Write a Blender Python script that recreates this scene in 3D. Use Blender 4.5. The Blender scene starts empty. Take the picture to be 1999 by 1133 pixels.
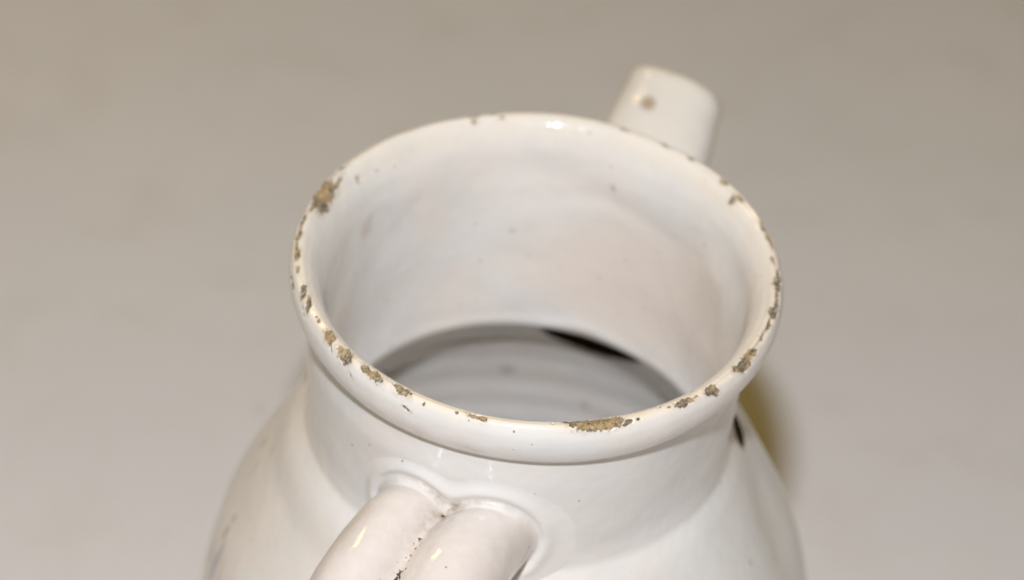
import bpy, math
import numpy as np
from mathutils import Matrix, Vector, noise

scene = bpy.context.scene
CM = 0.01
TABLE_DROP = 20.0          # rim plane is 20 cm above the table

# ------------------------------------------------------------------ camera
PHI, ROLL, FPX, DIST = math.radians(40.68), math.radians(5.33), 6000.0, 68.02
AX, AY, PW, PH = 1051.4, 507.3, 1999.0, 1133.0
fw = np.array([0.0, math.cos(PHI), -math.sin(PHI)])
rt = np.array([1.0, 0.0, 0.0])
up = np.cross(rt, fw)
cr, sr = math.cos(ROLL), math.sin(ROLL)
rt, up = cr * rt + sr * up, -sr * rt + cr * up
CAM = -(fw + (AX - PW / 2) / FPX * rt - (AY - PH / 2) / FPX * up) * DIST      # cm, rim centre = origin


def world(p):
    return Vector((p[0] * CM, p[1] * CM, (p[2] + TABLE_DROP) * CM))


def basis(x, y, z, loc):
    m = Matrix((x, y, z)).transposed().to_4x4()
    m.translation = loc
    return m


cam = bpy.data.cameras.new('camera')
cam.sensor_width = 36.0
cam.lens = 36.0 * FPX / PW
cam.clip_start, cam.clip_end = 0.01, 50.0
cam.dof.use_dof = True
cam.dof.focus_distance = 0.638
cam.dof.aperture_fstop = 9.0
cam.dof.aperture_blades = 7
cam_ob = bpy.data.objects.new('camera', cam)
scene.collection.objects.link(cam_ob)
cam_ob.matrix_world = basis(rt, up, -fw, world(CAM))
scene.camera = cam_ob

# ------------------------------------------------------------------ light
w = bpy.data.worlds.new('World')
scene.world = w
w.use_nodes = True
w.node_tree.nodes['Background'].inputs[0].default_value = (1.0, 0.74, 0.25, 1)
w.node_tree.nodes['Background'].inputs[1].default_value = 0.115


def area(name, pos, target, sx, sy, power, color, spread=180):
    l = bpy.data.lights.new(name, 'AREA')
    l.shape, l.size, l.size_y = 'RECTANGLE', sx * CM, sy * CM
    l.energy, l.color, l.spread = power, color, math.radians(spread)
    o = bpy.data.objects.new(name, l)
    scene.collection.objects.link(o)
    o.location = world(pos)
    d = (world(target) - world(pos)).normalized()
    o.rotation_euler = d.to_track_quat('-Z', 'Y').to_euler()
    return o


# the flash on top of the camera, and a warm room lamp overhead to the left behind the jug
area('camera_flash', CAM + 13.5 * up - 0.5 * rt, (-6, 3, -9), 3.4, 2.4, 4.8, (0.965, 0.985, 1.04))
area('room_lamp', (-60, 55, 80), (-8, 5, -20), 20, 20, 1.45, (1.0, 0.67, 0.17))

scene.render.engine = 'CYCLES'
scene.cycles.use_denoising = True
scene.cycles.use_adaptive_sampling = True
scene.cycles.adaptive_threshold = 0.012
scene.cycles.max_bounces = 7
scene.cycles.diffuse_bounces = 5
scene.cycles.glossy_bounces = 3
scene.view_settings.view_transform = 'Standard'
scene.view_settings.look = 'None'
scene.view_settings.gamma = 1.0
scene.view_settings.use_curve_mapping = False
scene.view_settings.exposure = 0.11

# ------------------------------------------------------------------ materials


class NT:
    def __init__(self, name):
        self.m = bpy.data.materials.new(name)
        self.m.use_nodes = True
        self.t = self.m.node_tree
        self.t.nodes.clear()
        self.out = self.n('ShaderNodeOutputMaterial')

    def n(self, kind, **kw):
        nd = self.t.nodes.new(kind)
        for k, v in kw.items():
            if k.startswith('i_'):
                key = k[2:]
                nd.inputs[int(key) if key.isdigit() else key.replace('_', ' ')].default_value = v
            else:
                setattr(nd, k, v)
        return nd

    def l(self, a, b):
        self.t.links.new(a, b)

    def attr(self, name):
        return self.n('ShaderNodeAttribute', attribute_name=name)

    def noise(self, vec, scale, detail=2.0, rough=0.5, dist=0.0):
        nd = self.n('ShaderNodeTexNoise')
        nd.inputs['Scale'].default_value = scale
        nd.inputs['Detail'].default_value = detail
        nd.inputs['Roughness'].default_value = rough
        nd.inputs['Distortion'].default_value = dist
        self.l(vec, nd.inputs['Vector'])
        return nd.outputs['Fac']

    def ramp(self, val, a, b, lo=0.0, hi=1.0):
        nd = self.n('ShaderNodeMapRange', interpolation_type='SMOOTHSTEP')
        nd.inputs['From Min'].default_value = a
        nd.inputs['From Max'].default_value = b
        nd.inputs['To Min'].default_value = lo
        nd.inputs['To Max'].default_value = hi
        self.l(val, nd.inputs['Value'])
        return nd.outputs['Result']

    def math(self, op, a, b=None):
        nd = self.n('ShaderNodeMath', operation=op)
        for k, v in enumerate((a, b)):
            if v is None:
                continue
            if isinstance(v, (int, float)):
                nd.inputs[k].default_value = v
            else:
                self.l(v, nd.inputs[k])
        return nd.outputs[0]

    def mix(self, fac, a, b):
        nd = self.n('ShaderNodeMix', data_type='RGBA')
        for sock, v in ((nd.inputs['Factor'], fac), (nd.inputs[6], a), (nd.inputs[7], b)):
            if isinstance(v, (int, float)):
                sock.default_value = v
            elif isinstance(v, tuple):
                sock.default_value = v + (1,)
            else:
                self.l(v, sock)
        return nd.outputs[2]


def glaze_material():
    t = NT('tin_glaze')
    co = t.n('ShaderNodeTexCoord').outputs['Object']
    # body colour of the glaze: cool white drifting to a faint pink-cream
    drift = t.ramp(t.noise(co, 28, 2, .5, .4), .40, .66)
    col = t.mix(drift, (.83, .815, .795), (.845, .795, .745))
    cloud = t.ramp(t.noise(co, 75, 3, .55), .35, .75)
    col = t.mix(t.math('MULTIPLY', cloud, .35), col, (.70, .70, .70))
    # thin cream glaze along the crest of the lip
    crest = t.attr('crest').outputs['Fac']
    cn = t.noise(co, 160, 3)
    crest = t.math('MULTIPLY', crest, t.ramp(cn, .25, .6, .55, 1.0))
    col = t.mix(crest, col, (.83, .725, .58))
    # brushed decoration, iron stains, toned-down handle and spout coats, near-black marks
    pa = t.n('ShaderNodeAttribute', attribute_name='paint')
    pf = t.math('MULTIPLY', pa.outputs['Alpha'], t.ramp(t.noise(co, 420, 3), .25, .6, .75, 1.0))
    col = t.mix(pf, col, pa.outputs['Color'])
    # grime in the creases, broken up by fine noise
    dirt = t.attr('dirt').outputs['Fac']
    fine = t.noise(co, 420, 5, .72)
    dm = t.math('MULTIPLY', dirt, t.ramp(fine, .33, .68, .30, 1.0))
    col = t.mix(t.math('MULTIPLY', dm, .95), col, (.27, .195, .11))
    heavy = t.math('ADD', t.attr('grit_dark').outputs['Fac'], t.math('MULTIPLY', t.math('SUBTRACT', t.noise(co, 700, 3, .6), .5), 2.4))
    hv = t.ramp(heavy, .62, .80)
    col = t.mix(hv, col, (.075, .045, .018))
    # pinholes and tiny kiln specks
    def specks(scale, keep, size, seed):
        mp = t.n('ShaderNodeMapping')
        mp.inputs['Location'].default_value = (seed, seed * .7, seed * .3)
        t.l(co, mp.inputs['Vector'])
        v = t.n('ShaderNodeTexVoronoi')
        v.inputs['Scale'].default_value = scale
        t.l(mp.outputs[0], v.inputs['Vector'])
        sep = t.n('ShaderNodeSeparateColor')
        t.l(v.outputs['Color'], sep.inputs[0])
        k = t.ramp(sep.outputs[0], keep, keep + .02)
        rad = t.math('MULTIPLY', sep.outputs[1], size)
        d = t.math('LESS_THAN', v.outputs['Distance'], rad)
        return t.math('MULTIPLY', k, d), sep.outputs[2]
    s1, h1 = specks(520, .86, .17, 1.3)
    s2, h2 = specks(150, .955, .085, 5.1)
    s3, h3 = specks(900, .72, .30, 3.7)
    spc = t.mix(h1, (.16, .10, .055), (.40, .30, .20))
    col = t.mix(t.math('MULTIPLY', s1, .75), col, spc)
    col = t.mix(t.math('MULTIPLY', s2, .8), col, (.13, .075, .04))
    col = t.mix(t.math('MULTIPLY', t.math('MULTIPLY', s3, t.math('ADD', crest, .10)), .55), col, (.25, .17, .09))

    gl = t.n('ShaderNodeBsdfPrincipled')
    t.l(col, gl.inputs['Base Color'])
    gl.inputs['IOR'].default_value = 1.52
    rg = t.ramp(t.noise(co, 260, 3), .3, .75, .07, .15)
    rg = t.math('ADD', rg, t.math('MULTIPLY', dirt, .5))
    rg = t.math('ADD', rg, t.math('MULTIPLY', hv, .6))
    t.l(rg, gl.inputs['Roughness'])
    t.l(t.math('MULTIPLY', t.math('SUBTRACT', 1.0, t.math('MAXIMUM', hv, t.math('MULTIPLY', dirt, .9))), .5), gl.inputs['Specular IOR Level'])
    # orange-peel and pinhole relief of the glaze skin
    b1 = t.n('ShaderNodeBump')
    b1.inputs['Strength'].default_value = .35
    b1.inputs['Distance'].default_value = .0006
    t.l(t.noise(co, 190, 2, .5), b1.inputs['Height'])
    t.l(b1.outputs[0], gl.inputs['Normal'])

    # bare clay where the glaze has flaked off
    cl = t.n('ShaderNodeBsdfPrincipled')
    gr = t.noise(co, 1150, 4, .75)
    lg = t.noise(co, 260, 4, .6)
    cc = t.mix(t.ramp(lg, .38, .60), (.215, .185, .135), (.47, .325, .165))
    cc = t.mix(t.math('MULTIPLY', t.ramp(gr, .50, .66), .9), cc, (.66, .56, .41))
    cc = t.mix(t.math('MULTIPLY', t.ramp(gr, .47, .34), .85), cc, (.085, .065, .04))
    edge = t.attr('chip').outputs['Fac']
    rag = t.math('ADD', edge, t.math('MULTIPLY', t.math('SUBTRACT', t.noise(co, 900, 5, .7), .5), .85))
    mask = t.ramp(rag, .47, .53)
    rim_dark = t.ramp(rag, .49, .58, .5, 1.0)
    cc = t.mix(rim_dark, (.07, .05, .03), cc)
    t.l(cc, cl.inputs['Base Color'])
    cl.inputs['Roughness'].default_value = .92
    cl.inputs['Specular IOR Level'].default_value = .25
    bc = t.n('ShaderNodeBump')
    bc.inputs['Strength'].default_value = 1.0
    bc.inputs['Distance'].default_value = .0006
    t.l(gr, bc.inputs['Height'])
    t.l(bc.outputs[0], cl.inputs['Normal'])
    mx = t.n('ShaderNodeMixShader')
    t.l(mask, mx.inputs[0])
    t.l(gl.outputs[0], mx.inputs[1])
    t.l(cl.outputs[0], mx.inputs[2])
    t.l(mx.outputs[0], t.out.inputs[0])
    return t.m


def table_material():
    t = NT('paper_backdrop')
    co = t.n('ShaderNodeTexCoord').outputs['Object']
    a = t.ramp(t.noise(co, 9, 4, .55), .35, .7)
    b = t.ramp(t.noise(co, 34, 4, .6), .45, .75)
    col = t.mix(a, (.765, .755, .795), (.79, .775, .80))
    col = t.mix(t.math('MULTIPLY', b, .6), col, (.72, .70, .70))
    col = t.mix(t.math('MULTIPLY', t.ramp(t.noise(co, 55, 2), .70, .80), .4), col, (.50, .42, .32))
    p = t.n('ShaderNodeBsdfPrincipled')
    t.l(col, p.inputs['Base Color'])
    p.inputs['Roughness'].default_value = .7
    p.inputs['Specular IOR Level'].default_value = .2
    bp = t.n('ShaderNodeBump')
    bp.inputs['Strength'].default_value = .25
    bp.inputs['Distance'].default_value = .001
    t.l(t.noise(co, 600, 4), bp.inputs['Height'])
    t.l(bp.outputs[0], p.inputs['Normal'])
    t.l(p.outputs[0], t.out.inputs[0])
    return t.m


GLAZE, TABLE = glaze_material(), table_material()

# ------------------------------------------------------------------ mesh helpers


def spline(keys, step):
    """smooth curve through key points, resampled at about `step` cm"""
    k = np.array(keys, float)
    t = np.r_[0, np.cumsum(np.hypot(*np.diff(k, axis=0).T))]
    s = np.linspace(0, t[-1], max(3, int(round(t[-1] / step)) + 1))
    m = np.gradient(k, t, axis=0)
    i = np.clip(np.searchsorted(t, s, side='right') - 1, 0, len(t) - 2)
    h = (t[i + 1] - t[i])[:, None]
    x = (s - t[i])[:, None] / h
    return ((2 * x**3 - 3 * x**2 + 1) * k[i] + (x**3 - 2 * x**2 + x) * h * m[i]
            + (-2 * x**3 + 3 * x**2) * k[i + 1] + (x**3 - x**2) * h * m[i + 1])


def grid_normals(P, closed=True):
    du = np.gradient(P, axis=0)
    dv = (np.roll(P, -1, 1) - np.roll(P, 1, 1)) if closed else np.gradient(P, axis=1)
    n = np.cross(du, dv)
    return n / np.maximum(np.linalg.norm(n, axis=2, keepdims=True), 1e-12)


def grid_object(name, P, N, parent, attrs=None, closed=True, keep=None, flip=False, blocks=None):
    """P rows x cols x 3 (cm, rim-centred) -> one mesh object; `blocks` picks the row ranges that belong to it"""
    R, Cn = P.shape[:2]
    idx = np.arange(R * Cn).reshape(R, Cn)
    F = []
    for lo, hi in (blocks or [(0, R - 1)]):
        b_ = idx[lo:hi + 1]
        nx = np.roll(b_, -1, 1) if closed else b_[:, 1:]
        a = b_ if closed else b_[:, :-1]
        F.append(np.stack([a[:-1], a[1:], nx[1:], nx[:-1]], -1).reshape(-1, 4))
    F = np.concatenate(F)
    if flip:
        F = F[:, ::-1]
    if keep is not None:
        F = F[keep.reshape(-1)[F].any(1)]
    V = P.reshape(-1, 3) * CM + np.array([0, 0, TABLE_DROP * CM])
    used = np.zeros(len(V), bool)
    used[F.reshape(-1)] = True
    F = (np.cumsum(used) - 1)[F]
    V = V[used]
    Nn = N.reshape(-1, 3)[used]
    me = bpy.data.meshes.new(name)
    me.vertices.add(len(V))
    me.vertices.foreach_set('co', V.astype(np.float32).ravel())
    me.loops.add(F.size)
    me.loops.foreach_set('vertex_index', F.astype(np.int32).ravel())
    me.polygons.add(len(F))
    me.polygons.foreach_set('loop_start', np.arange(0, F.size, 4, dtype=np.int32))
    me.polygons.foreach_set('use_smooth', np.ones(len(F), bool))
    me.update(calc_edges=True)
    for k in ('crest', 'dirt', 'grit_dark', 'chip'):
        v = (attrs or {}).get(k)
        at = me.attributes.new(k, 'FLOAT', 'POINT')
        at.data.foreach_set('value', (np.zeros(len(V)) if v is None else v.reshape(-1)[used]).astype(np.float32))
    v = (attrs or {}).get('paint')
    at = me.attributes.new('paint', 'FLOAT_COLOR', 'POINT')
    at.data.foreach_set('color', (np.zeros((len(V), 4)) if v is None else v.reshape(-1, 4)[used]).astype(np.float32).ravel())
    me.normals_split_custom_set_from_vertices(Nn.tolist())
    me.materials.append(GLAZE)
    o = bpy.data.objects.new(name, me)
    scene.collection.objects.link(o)
    o.parent = parent
    return o


def vnoise(P, f, seed=0.0):
    sh = P.shape[:-1]
    return np.array([noise.noise((x * f + seed, y * f + seed * .37, z * f - seed * .61))
                     for x, y, z in P.reshape(-1, 3)]).reshape(sh)


def smooth(x, a, b):
    t = np.clip((x - a) / (b - a), 0, 1)
    return t * t * (3 - 2 * t)


def angdiff(a, b):
    return (a - b + 180) % 360 - 180


# ------------------------------------------------------------------ table
R_ = 1.6
me = bpy.data.meshes.new('table_top')
n_ = 24
vs = [((i / n_ - .5) * 2 * R_, (j / n_ - .5) * 2 * R_ + .5, 0) for j in range(n_ + 1) for i in range(n_ + 1)]
fs = [(j * (n_ + 1) + i, j * (n_ + 1) + i + 1, (j + 1) * (n_ + 1) + i + 1, (j + 1) * (n_ + 1) + i) for j in range(n_) for i in range(n_)]
me.from_pydata(vs, [], fs)
me.materials.append(TABLE)
table = bpy.data.objects.new('table_top', me)
scene.collection.objects.link(table)
table['kind'] = 'structure'
table['label'] = 'plain pale grey-beige surface under and behind the jug'

# ------------------------------------------------------------------ jug
jug = bpy.data.objects.new('jug', None)
scene.collection.objects.link(jug)
jug['label'] = 'white glazed pottery jug with chipped brown-spotted rim, two-strand handle and short spout'
jug['category'] = 'jug'

HANDLE_AZ, SPOUT_AZ = -164.0, 18.1       # degrees from the far direction, clockwise seen from above


def dents(P):
    """uneven hand-thrown wall, cm along the normal"""
    x, y, z = P[..., 0], P[..., 1], P[..., 2]
    th = np.arctan2(x, y)
    return (.030 * np.sin(2 * th + .6) + .018 * np.sin(3 * th - 1.1 + .2 * z) + .012 * np.sin(5 * th + .9 * z + 2.0))


# ---- one turned profile: under the foot -> outer wall -> lip -> inner wall -> floor; rim, neck and body are cut from it
NT_ = 1400
body_out = [(0.0, -19.75), (3.0, -19.75), (4.6, -19.8), (5.0, -19.97), (5.3, -19.9), (5.4, -19.5), (5.45, -19.0), (5.9, -18.0), (6.6, -16.6), (7.2, -14.9),
            (7.5, -13.3), (7.5, -12.0), (7.32, -10.0), (6.95, -8.6), (6.4, -7.4), (5.78, -6.2), (5.43, -5.5)]
neck_out = [(5.21, -5.10), (5.055, -4.86), (4.955, -4.69), (4.92, -4.45), (4.915, -3.6), (4.96, -2.6), (5.0, -1.9), (5.05, -1.50)]
lip = [(5.09, -1.29), (5.145, -1.20), (5.25, -1.13), (5.36, -.98), (5.46, -.74), (5.505, -.45), (5.475, -.18), (5.385, -.03), (5.25, 0.0),
       (5.10, -.10), (4.96, -.30), (4.84, -.60), (4.76, -1.0)]
neck_in = [(4.70, -1.6), (4.655, -2.6), (4.60, -3.8), (4.55, -5.0), (4.50, -5.55), (4.47, -5.76), (4.50, -5.92), (4.62, -6.02)]
body_in = [(4.85, -6.14), (5.15, -6.42), (5.5, -6.9), (5.95, -7.65), (6.4, -8.7), (6.75, -10.1), (6.95, -11.8), (6.95, -13.2),
           (6.65, -14.9), (6.0, -16.5), (5.1, -17.9), (4.0, -18.75), (2.4, -19.1), (0.0, -19.2)]
prof = spline(body_out + neck_out + lip + neck_in + body_in, .010)
prof[:, 0] = np.maximum(prof[:, 0], .002)
s_ = np.r_[0, np.cumsum(np.hypot(*np.diff(prof, axis=0).T))]
hit = lambda p: int(np.argmin(np.hypot(prof[:, 0] - p[0], prof[:, 1] - p[1])))
ic, i0, i1, ia, ib = hit((5.30, 0)), hit(lip[0]), hit(lip[-1]), hit(body_out[-1]), hit(neck_in[-1])
S = s_ - s_[ic]                                     # 0 at crest, <0 outside, >0 inside
rows = np.r_[np.arange(0, ia, 8), np.arange(ia, i0, 6), np.arange(i0, i1, 2), np.arange(i1, ib, 6), np.arange(ib, len(prof) - 1, 8), len(prof) - 1]
prof, S = prof[rows], S[rows]
ja, j0, j1, jb = (int(np.argmin(np.abs(rows - i))) for i in (ia, i0, i1, ib))
az = np.arange(NT_) / NT_ * 360.0 - 180.0
tr = np.radians(az)
P = np.stack([prof[:, :1] * np.sin(tr), prof[:, :1] * np.cos(tr), prof[:, 1:2] + 0 * tr], -1)
N = grid_normals(P)
FLIP = bool((N[j0, 0] * P[j0, 0])[:2].sum() < 0)
if FLIP:
    N = -N
zz, aa = P[..., 2].copy(), az[None, :] + 0 * P[..., 2]
Sc = S[:, None]
outer = (Sc < 0) * 1.0
foot = np.where(Sc < 0, smooth(zz, -19.3, -17.5), smooth(zz, -18.5, -16.5))
necki = smooth(Sc, .5, 1.6) * smooth(zz, -6.1, -5.2)          # weight of the inner neck wall
lipw = np.exp(-((Sc + .2) / .9) ** 2)
d = dents(P) * (1 - .55 * lipw) * foot * np.where(Sc > 0, -1, 1) * np.where((Sc > 0) & (zz < -6), .3, 1)


def soften(a, n, ax, wrap):
    for _ in range(n):
        a = (np.roll(a, 1, ax) + a + np.roll(a, -1, ax)) / 3 if wrap else np.concatenate(
            [a[:1], (a[:-2] + a[1:-1] + a[2:]) / 3, a[-1:]], 0)
    return a


# soft finger dents on the inner wall, fading out before the lip
nr = np.arange(j1 - 40, jb + 12)
lump = vnoise(P[nr][:, ::5] * np.array([1, 1, 1.3]), .42, 3.1).repeat(5, 1)
lump = soften(lump, 14, 1, True)
d[nr] += necki[nr] * lump * .075
# a fold pressed into the wall below the far lip, and a diagonal wipe to its left
d = d - necki * .030 * np.exp(-((zz + 1.75 + .012 * np.abs(angdiff(aa, 18))) / .30) ** 2) * np.exp(-(angdiff(aa, 18) / 26) ** 2)
d = d - necki * .022 * np.exp(-((zz + 2.0 - .07 * angdiff(aa, -42)) / .6) ** 2) * np.exp(-(angdiff(aa, -40) / 24) ** 2)
# outside: faint turning ridges, a hollow on the right of the neck and another running down the right shoulder
outw = smooth(-Sc, 1.4, 2.2) * foot
d = d + outw * (.0035 * np.sin(zz * 4.0 + .02 * aa) * smooth(aa, -180, -150) * smooth(aa, 180, 150)
                - .05 * np.exp(-(angdiff(aa, 128) / 16) ** 2) * np.exp(-((zz + 3.4 + .03 * angdiff(aa, 128)) / .9) ** 2))
d = d - outw * .15 * np.exp(-((angdiff(aa, 94) + 2.0 * (zz + 7)) / 9) ** 2) * smooth(zz, -10.5, -7.5) * smooth(zz, -5.2, -6.4)
d = d + lipw * .012 * np.sin(7 * np.radians(aa) + 1.0)
# throwing rings on the inside of the belly
rr_ = np.hypot(P[..., 0], P[..., 1])
d = d + (Sc > 0) * smooth(zz, -6.5, -7.5) * foot * .011 * np.sin(zz * 6.0 + .5 * np.sin(zz * 1.7))
d = d + (Sc > 0) * smooth(zz, -17, -18.4) * .012 * np.sin(rr_ * 5.5)

# ---- flaked glaze: (azimuth, s from crest, half length cm, half width cm, tilt cm/cm, strength)
CHIPS = [(-71.8, 0.13, 0.5, 0.25, -0.15, 1.1), (-65.0, 0.18, 0.26, 0.088, -0.1, 0.8), (-77.7, 0.04, 0.29, 0.075, 0, 0.8), (-84.6, -0.06, 0.47, 0.044, 0, 0.9),
         (-89.4, -0.04, 0.14, 0.075, 0, 1), (-92.5, -0.06, 0.35, 0.037, 0, 0.9), (-96.0, -0.04, 0.2, 0.075, 0, 1), (-101.5, -0.04, 0.14, 0.05, 0, 0.9),
         (-104.0, -0.32, 0.24, 0.069, 0.1, 0.9), (-109.4, -0.05, 0.2, 0.094, 0.3, 1.0), (-113.8, -0.06, 0.2, 0.088, 0.4, 1.0), (-114.6, -0.28, 0.17, 0.037, 0.5, 0.8),
         (-120.2, -0.04, 0.06, 0.05, 0, 1), (-118.7, -0.02, 0.04, 0.037, 0, 0.9), (-125.9, -0.05, 0.19, 0.163, 0.2, 1.0), (-128.4, -0.22, 0.11, 0.037, 0.8, 0.8),
         (-132.8, -0.08, 0.26, 0.163, 0.15, 1.0), (-139.6, 0.0, 0.14, 0.088, 0.2, 1.0), (-142.7, -0.04, 0.24, 0.125, 0.1, 1.0), (-150.8, -0.02, 0.22, 0.138, 0.1, 1.0),
         (-148.9, 0.0, 0.12, 0.075, 0.0, 1.0), (-153.2, -0.36, 0.11, 0.056, 0.4, 0.8), (-156.7, -0.14, 0.04, 0.056, 0, 1.0), (-164.4, -0.05, 0.04, 0.037, 0, 1),
         (-169.2, -0.04, 0.21, 0.081, 0.12, 1.0), (168.9, 0.08, 0.24, 0.075, 0.05, 0.9), (165.2, 0.04, 0.42, 0.2, 0.03, 1.15), (161.2, 0.0, 0.31, 0.188, 0.0, 1.15),
         (156.6, -0.11, 0.1, 0.069, 0, 1.0), (154.0, -0.07, 0.05, 0.044, 0, 1), (147.9, 0.08, 0.06, 0.037, 0, 0.8), (141.5, -0.05, 0.26, 0.106, 0.05, 1.0),
         (138.0, 0.2, 0.12, 0.037, 0, 0.8), (137.7, -0.03, 0.05, 0.037, 0, 0.9), (133.5, -0.13, 0.17, 0.125, 0.25, 1.05), (121.8, -0.11, 0.26, 0.125, 0.25, 1.05),
         (118.0, -0.05, 0.29, 0.088, 0.1, 1.0), (117.2, 0.61, 0.04, 0.037, 0, 1.0), (111.1, -0.01, 0.24, 0.037, 0, 0.7), (106.0, -0.02, 0.24, 0.05, 0, 0.8),
         (101.3, -0.02, 0.18, 0.125, 0.1, 1.05), (96.5, -0.06, 0.35, 0.056, 0, 0.95), (90.9, 0.0, 0.26, 0.062, 0, 0.85), (87.9, -0.07, 0.35, 0.062, 0, 0.9),
         (81.8, 0.03, 0.19, 0.062, 0, 0.7), (74.7, -0.04, 0.24, 0.075, 0, 0.9), (69.8, -0.04, 0.29, 0.05, 0, 0.8), (56.4, 0.19, 0.12, 0.094, 0, 1.0),
         (57.2, 0.03, 0.21, 0.075, 0, 0.8), (50.5, -0.01, 0.12, 0.075, 0, 0.8), (38.7, -0.02, 0.17, 0.062, 0, 0.65), (-20.0, 0.18, 0.11, 0.075, 0, 0.75),
         (-18.8, -0.04, 0.53, 0.088, 0, 0.75), (-12.4, 0.14, 0.12, 0.075, 0, 0.55), (-36.5, -0.02, 0.41, 0.062, 0, 0.55), (-51.2, -0.02, 0.41, 0.05, 0, 0.6),
         (-61.0, -0.02, 0.35, 0.062, 0, 0.7), (-58.9, 0.43, 0.07, 0.1, 0, 0.7), (19.2, -0.02, 0.29, 0.05, 0, 0.6), (30.9, -0.02, 0.24, 0.05, 0, 0.6),
         (-137.1, -0.38, 0.14, 0.062, 0.5, 0.55), (-145.4, 0.14, 0.08, 0.037, 0, 0.7), (173.5, 0.03, 0.06, 0.037, 0, 0.7), (152.0, 0.13, 0.07, 0.037, 0, 0.75),
         (145.8, 0.0, 0.06, 0.037, 0, 0.8)]
chip = np.zeros(P.shape[:2])
rs = np.where((S > -1.0) & (S < 1.0))[0]
wx = vnoise(P[rs], 5.0, 11.0) * .06
wy = vnoise(P[rs], 5.0, 27.0) * .06
fine = vnoise(P[rs], 17.0, 5.0)
for (a, s, hl, hw, tilt, st) in CHIPS:
    da = np.radians(angdiff(az, a)) * 5.35
    near = np.abs(da) < hl * 2 + .2
    sc_ = min(1.0, hw / .06)
    u = da[None, near] + wx[:, near] * sc_
    v = S[rs][:, None] - s - tilt * u + wy[:, near] * sc_
    q = np.sqrt((u / hl) ** 2 + (v / hw) ** 2)
    val = st * (1.0 - .5 * q) + .13 * fine[:, near] * min(1, hw / .05)
    blk = chip[np.ix_(rs, near)]
    chip[np.ix_(rs, near)] = np.maximum(blk, np.clip(val, 0, 1.1))
d = d - .042 * smooth(chip, .40, .68)
cl_noise = np.zeros_like(d)
cl_noise[rs] = fine
d = d + .016 * cl_noise * smooth(chip, .5, .65)
P = P + N * d[..., None]
# the neck was luted on a little off centre
lean = (Sc < 0) * smooth(zz, -6.3, -5.2) * smooth(zz, -1.15, -2.2)
P[..., 0] -= .10 * lean
P[..., 1] -= .09 * lean
N = grid_normals(P) * (-1 if FLIP else 1)
N[0], N[-1] = (0, 0, -1), (0, 0, 1)


def paint_on(Pg, spots, where):
    pc = np.zeros(Pg.shape[:2] + (4,))
    a_ = np.degrees(np.arctan2(Pg[..., 0], Pg[..., 1]))
    r_ = np.hypot(Pg[..., 0], Pg[..., 1])
    for (a0, z0, hw, hh, lean, col, al) in spots:
        dz = Pg[..., 2] - z0
        da = np.radians(angdiff(a_, a0)) * r_ - lean * dz
        m = al * smooth(np.sqrt((da / hw) ** 2 + (dz / hh) ** 2), 1.0, .45) * where
        sel = m > pc[..., 3]
        pc[sel] = np.concatenate([np.broadcast_to(col, (sel.sum(), 3)), m[sel][:, None]], 1)
    return pc


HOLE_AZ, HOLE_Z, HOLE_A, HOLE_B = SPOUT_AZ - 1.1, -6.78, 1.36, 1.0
BLUE, RUST, OCHRE, NEAR_BLACK = (.10, .19, .30), (.42, .20, .09), (.33, .26, .15), (.03, .015, .006)  # last one: near-black brown of the neck mark and the spout bore
OUT_SPOTS = [(-102.2, -9.0, .16, .85, .10, BLUE, .6), (-101.0, -9.3, .35, .5, .1, BLUE, .35), (-99.5, -8.35, .10, .28, .1, (.16, .15, .11), .7),
             (-99.0, -7.95, .08, .18, .0, (.16, .15, .11), .6), (-107, -9.2, .12, .5, .2, OCHRE, .45), (-105.3, -8.7, .07, .3, .3, RUST, .35), (-96, -9.5, .3, .5, 0, RUST, .28),
             (-86.5, -6.75, .13, .24, .1, RUST, .6), (-94, -6.2, .22, .22, 0, OCHRE, .22), (-92, -7.0, .3, .3, .3, OCHRE, .16),
             (83.5, -5.1, .75, .38, .0, NEAR_BLACK, 1.0), (-138, -6.3, .35, .12, .5, OCHRE, .20), (112, -6.6, .08, .12, 0, OCHRE, .4), (100, -7.6, .10, .12, 0, OCHRE, .3), (165, -6.6, .07, .1, 0, OCHRE, .4)]
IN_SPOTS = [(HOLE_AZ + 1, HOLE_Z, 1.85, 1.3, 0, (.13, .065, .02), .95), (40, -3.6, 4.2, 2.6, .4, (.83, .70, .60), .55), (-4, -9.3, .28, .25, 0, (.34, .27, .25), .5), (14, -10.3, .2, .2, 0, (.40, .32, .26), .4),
            (25, -10.9, .3, .25, 0, (.36, .28, .26), .4), (-8, -3.0, .10, .09, 0, (.38, .26, .20), .5), (20, -1.35, .10, .13, -.2, (.50, .28, .22), .55),
            (-58, -1.6, .30, .35, .3, (.50, .34, .27), .35)]
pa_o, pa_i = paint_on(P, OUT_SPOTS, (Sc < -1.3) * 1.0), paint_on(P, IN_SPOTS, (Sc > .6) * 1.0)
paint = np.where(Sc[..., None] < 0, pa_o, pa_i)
hm = np.hypot(np.radians(angdiff(aa, HOLE_AZ)) * np.hypot(P[..., 0], P[..., 1]) / HOLE_A, (P[..., 2] - HOLE_Z) / HOLE_B)
crest = np.exp(-((Sc - .02) / .17) ** 2) * (.50 + .5 * smooth(np.cos(np.radians(aa - 175)), -.6, .9))
crest = np.maximum(crest, .40 * np.exp(-((Sc - .3) / .35) ** 2) + 0 * aa)
dirt = .22 * np.exp(-((Sc - S[j0]) / .07) ** 2) + 0 * aa
dirt = np.maximum(dirt, .40 * smooth(chip, .12, .5))
dirt = np.maximum(dirt, .12 * np.exp(-((Sc + 3.3) / .5) ** 2) * np.exp(-(angdiff(aa, HANDLE_AZ) / 28) ** 2))
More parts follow.
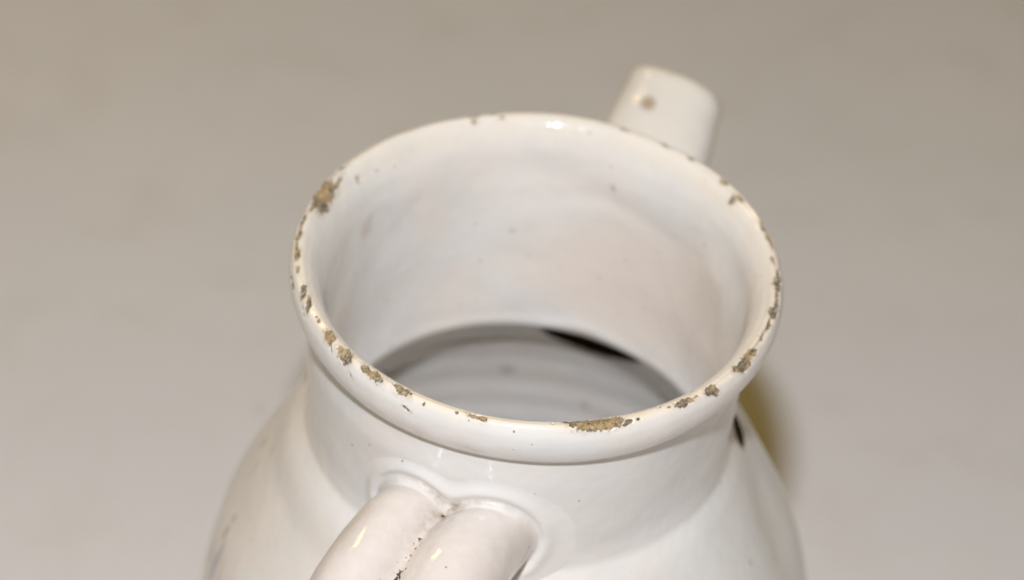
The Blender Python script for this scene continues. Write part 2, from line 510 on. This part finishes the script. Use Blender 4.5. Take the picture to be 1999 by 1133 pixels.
grit_dark = 1.6 * smooth(paint[..., 3], .45, .9) * (paint[..., :3].max(-1) < .14)  # the darkest painted patches turn near-black and matt
A = dict(crest=crest, chip=chip, dirt=dirt, paint=paint, grit_dark=grit_dark)
jl = len(S) - 1
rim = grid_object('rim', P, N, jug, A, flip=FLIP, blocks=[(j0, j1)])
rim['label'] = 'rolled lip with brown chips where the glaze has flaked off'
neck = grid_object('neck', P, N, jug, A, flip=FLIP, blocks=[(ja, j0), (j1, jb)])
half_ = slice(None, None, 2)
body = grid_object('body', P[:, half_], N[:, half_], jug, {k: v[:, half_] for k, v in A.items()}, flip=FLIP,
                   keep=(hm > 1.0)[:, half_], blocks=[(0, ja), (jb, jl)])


def cut(a, sl):
    return {k: v[sl] for k, v in a.items()}


# ---- spout: a short hollow tube rising from the shoulder on the far side
NS = 96


def tube_section(ang, w_, h_, n_=2.35):
    c, s = np.cos(ang), np.sin(ang)
    k = (np.abs(c / w_) ** n_ + np.abs(s / h_) ** n_) ** (-1 / n_)
    return k * c, k * s


e_r = np.array([math.sin(math.radians(SPOUT_AZ)), math.cos(math.radians(SPOUT_AZ)), 0])
e_t = np.array([math.cos(math.radians(SPOUT_AZ)), -math.sin(math.radians(SPOUT_AZ)), 0])
e_z = np.array([0, 0, 1.0])
path = spline([(6.1, -6.95), (6.5, -6.4), (7.0, -5.3), (7.5, -4.2), (8.15, -3.35), (9.0, -2.7), (9.9, -2.15)], .07)
tg = np.gradient(path, axis=0)
tg /= np.linalg.norm(tg, axis=1, keepdims=True)
ang = np.arange(NS) / NS * 2 * math.pi


WALL_OUT = ([-9.6, -8.6, -7.4, -6.2, -5.5, -5.0], [7.1, 6.8, 6.25, 5.65, 5.3, 5.0])
WALL_IN = ([-8.7, -7.65, -6.9, -6.42, -6.14, -6.0], [6.42, 5.97, 5.52, 5.17, 4.9, 4.8])


def ring(i, w_, h_, along=0.0, slant=0.0, wall=None):
    y, z = tube_section(ang, w_, h_)
    c = path[i]
    t_ = tg[i]
    n_ = np.array([-t_[1], t_[0]])             # upper side of the tube (towards the jug)
    rho = c[0] + n_[0] * z + t_[0] * (along + slant * y)
    hz = c[1] + n_[1] * z + t_[1] * (along + slant * y)
    if wall is not None and i < 9:              # root rings follow the curve of the body wall
        f = smooth(i, 0, 9)
        y0, z0 = tube_section(ang, w_, h_)
        hz0 = HOLE_Z + z0
        wr = np.interp(hz0, *wall)
        rho = rho * f + (1 - f) * np.sqrt(wr ** 2 - y0 ** 2)
        hz = hz * f + (1 - f) * hz0
    return rho[:, None] * e_r + y[:, None] * e_t + hz[:, None] * e_z


rowsP = []
m_ = len(path)
for i in range(0, m_):
    f = i / (m_ - 1)
    flare = .55 * (1 - smooth(f, 0, .45)) - .13 * smooth(f, .76, 1.0)
    rowsP.append(ring(i, 1.40 + flare, .95 + flare * .7, 0, -.10 * smooth(f, .6, 1.0), WALL_OUT))
for q in np.linspace(10, 170, 13):
    k = math.cos(math.radians(q))
    al = .26 * math.sin(math.radians(q))
    rowsP.append(ring(m_ - 1, 1.255 - .17 * (1 - k), .85 - .14 * (1 - k), al, -.10))
for i in range(m_ - 2, -1, -1):
    f = i / (m_ - 1)
    rowsP.append(ring(i, .87 + .46 * (1 - smooth(f, 0, .4)), .59 + .39 * (1 - smooth(f, 0, .4)), 0, -.10 * smooth(f, .6, 1.0), WALL_IN))
Ps = np.array(rowsP)
Ns = grid_normals(Ps)
chk = ((Ns[m_ // 2, 0]) * (Ps[m_ // 2, 0] - Ps[m_ // 2].mean(0))).sum()
if chk < 0:
    Ns = -Ns
Ps = Ps + Ns * (.035 * vnoise(Ps, .9, 4.0))[..., None]
arc = np.arange(len(Ps))[:, None] + 0 * ang[None, :]
sch = np.zeros(Ps.shape[:2])


def spot3(p0, r):
    return np.linalg.norm(Ps - np.array(p0), axis=2) / r


spout_chip_pts = []
spaint = np.zeros(Ps.shape[:2] + (4,))
SP1 = Ps[m_ - 12, int(NS * .318)]
SP2 = Ps[m_ - 7, int(NS * .04)]
spaint[..., :3] = (.74, .67, .58)              # creamier coat on the spout, darkened to offset the flash light on it
spaint[..., 3] = .6 * smooth(arc, m_ - 40, m_ - 20) * (arc < m_ + 14)
far1 = .85 * smooth(spot3(SP1, .29), 1.0, .35)
spaint[far1 > .2, :3] = (.36, .25, .12)
spaint[..., 3] = np.where(far1 > .2, far1, spaint[..., 3])
far2 = .6 * smooth(spot3(SP2, .30), 1.0, .4)
spaint[far2 > spaint[..., 3], :3] = (.16, .12, .085)
spaint[..., 3] = np.maximum(spaint[..., 3], far2)
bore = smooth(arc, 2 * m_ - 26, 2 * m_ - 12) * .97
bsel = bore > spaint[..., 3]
spaint[bsel, :3] = NEAR_BLACK  # bore coloured near-black towards its root
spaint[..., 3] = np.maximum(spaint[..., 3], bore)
sc_crest = np.exp(-((arc - m_ - 4) / 6.0) ** 2) * .5
spout = grid_object('spout', Ps, Ns, jug, dict(paint=spaint, crest=sc_crest, grit_dark=1.6 * bore), flip=chk < 0)

# ---- handle: two strands pressed together, with a bead of glaze at the root
h_r = np.array([math.sin(math.radians(HANDLE_AZ)), math.cos(math.radians(HANDLE_AZ)), 0])
h_t = np.array([-math.cos(math.radians(HANDLE_AZ)), math.sin(math.radians(HANDLE_AZ)), 0])   # to the right as seen from outside
HA, HB, HC = .87, .96, .82


def field(y, z):
    """smooth distance to two side-by-side strands"""
    d1 = (np.sqrt(((y - HC - .08) / (HA * 1.10)) ** 2 + ((z + .04) / (HB * 1.08)) ** 2) - 1) * .9
    d2 = (np.sqrt(((y + HC) / HA) ** 2 + (z / HB) ** 2) - 1) * .84
    k = .11
    return -k * np.log(np.exp(-d1 / k) + np.exp(-d2 / k))


NH = 240
hang = np.pi / 2 + (np.arange(NH)) / NH * 2 * math.pi        # starts in the upper groove


def loop(level):
    lo, hi = np.zeros(NH), np.full(NH, 4.0)
    for _ in range(40):
        m = (lo + hi) / 2
        inn = field(m * np.cos(hang), m * np.sin(hang)) < level
        lo, hi = np.where(inn, m, lo), np.where(inn, hi, m)
    return lo * np.cos(hang), lo * np.sin(hang)


HZ = -3.60
hp = spline([(5.44, HZ + .03), (5.9, HZ + .12), (6.6, HZ + .13), (7.4, HZ - .10), (8.3, HZ - .75), (9.2, HZ - 2.0), (9.7, HZ - 3.6), (9.75, HZ - 5.2),
             (9.35, HZ - 6.9), (8.6, HZ - 8.4), (7.7, HZ - 9.6), (7.2, HZ - 10.1)], .06)
ht = np.gradient(hp, axis=0)
ht /= np.linalg.norm(ht, axis=1, keepdims=True)
ly, lz = loop(0.0)
hr = []
neck_r = lambda z: np.interp(z, [-6.2, -5.5, -5.08, -4.72, -4.3, -3.6, -2.6, -1.9, -1.5], [5.84, 5.45, 5.23, 5.09, 5.03, 5.02, 5.06, 5.08, 5.10])
for (o_, h_) in [(.84, -.10), (.74, -.055), (.65, -.015), (.56, .022), (.47, .058), (.40, .098), (.345, .132), (.295, .156), (.25, .165), (.205, .158), (.165, .139), (.13, .121), (.10, .112), (.075, .114), (.05, .13), (.03, .158), (.014, .20), (.004, .25), (.0, .31)]:
    yy, z2 = loop(o_)
    z_ = z2 + HZ
    rr = np.sqrt(np.maximum(neck_r(z_) ** 2 - yy ** 2, .1)) + h_
    hr.append(rr[:, None] * h_r + yy[:, None] * h_t + z_[:, None] * e_z)
n_root = len(hr)
for i in range(len(hp)):
    t_, c = ht[i], hp[i]
    n_ = np.array([-t_[1], t_[0]])
    taper = 1.0 + .04 * math.sin(i * .05)
    if i < 8:                                   # the saddle follows the curved neck for the first rings
        f = i / 8.0
        sad = np.sqrt(np.maximum(neck_r(lz + HZ) ** 2 - ly ** 2, .1)) + .31
        base = sad[:, None] * h_r + ly[:, None] * h_t + (lz + HZ)[:, None] * e_z
    rho = c[0] + n_[0] * lz * taper
    hz = c[1] + n_[1] * lz * taper
    side = -.17 * max(0.0, c[0] - 5.2) if c[1] > -7.6 else -.17 * max(0.0, c[0] - 5.2)
    full = rho[:, None] * h_r + (ly * taper + side)[:, None] * h_t + hz[:, None] * e_z
    hr.append(full if i >= 8 else base * (1 - smooth(f, 0, 1)) + full * smooth(f, 0, 1) if i else base)
if np.allclose(hr[n_root], hr[n_root - 1]):
    hr.pop(n_root)
Ph = np.array(hr)
Nh = grid_normals(Ph)
k0 = n_root + 30
chk = (Nh[k0, 0] * (Ph[k0, 0] - Ph[k0].mean(0))).sum()
c2 = (Nh[k0, NH // 4] * (Ph[k0, NH // 4] - Ph[k0].mean(0))).sum()
hflip = c2 < 0
if hflip:
    Nh = -Nh
Ph = Ph + Nh * (.035 * vnoise(Ph, .7, 9.0) + .012 * vnoise(Ph, 2.2, 2.0))[..., None] * smooth(np.arange(len(Ph)), 3, n_root)[:, None, None]
Nh = grid_normals(Ph)
if hflip:
    Nh = -Nh
# the foot of the bead takes the neck's own normal, so it melts into the wall
rad = Ph[:8] * np.array([1, 1, 0])
rad /= np.linalg.norm(rad, axis=2, keepdims=True)
wn = smooth(np.arange(8), 7, 2)[:, None, None]
Nh[:8] = Nh[:8] * (1 - wn) + rad * wn
Nh[:8] /= np.linalg.norm(Nh[:8], axis=2, keepdims=True)
ri_ = np.arange(len(Ph))[:, None] + 0 * hang[None, :]
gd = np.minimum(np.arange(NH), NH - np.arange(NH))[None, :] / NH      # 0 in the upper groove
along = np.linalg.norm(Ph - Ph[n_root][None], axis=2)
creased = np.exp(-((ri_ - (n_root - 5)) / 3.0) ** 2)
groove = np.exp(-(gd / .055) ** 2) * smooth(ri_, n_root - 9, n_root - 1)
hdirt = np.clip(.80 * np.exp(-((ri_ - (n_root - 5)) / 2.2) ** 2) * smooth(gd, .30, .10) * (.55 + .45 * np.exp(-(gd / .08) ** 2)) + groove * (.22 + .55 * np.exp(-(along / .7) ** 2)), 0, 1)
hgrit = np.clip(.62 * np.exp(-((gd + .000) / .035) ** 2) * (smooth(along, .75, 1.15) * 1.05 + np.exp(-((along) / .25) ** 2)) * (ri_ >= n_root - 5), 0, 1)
hp_ = np.zeros(Ph.shape[:2] + (4,))
hp_[..., :3] = (.72, .63, .575)                # the handle's glaze is pinker; its colour also tones down strong flash light
hp_[..., 3] = .75 * smooth(ri_, n_root - 6, n_root + 3)
HAt = dict(dirt=hdirt, grit_dark=hgrit, paint=hp_)
root = grid_object('handle', Ph[:n_root + 1], Nh[:n_root + 1], jug, cut(HAt, slice(0, n_root + 1)), flip=hflip)
root['label'] = 'white handle of two rounded strands with grime in the groove'
half = NH // 2
ext = lambda a, sl: np.concatenate([a[n_root:, sl], a[n_root:, :1]], 1) if sl.stop is None else a[n_root:, sl]
for sl in (slice(0, half + 1), slice(half, None)):
    grid_object('strand', ext(Ph, sl), ext(Nh, sl), root, {k: ext(v, sl) for k, v in HAt.items()}, closed=False, flip=hflip)
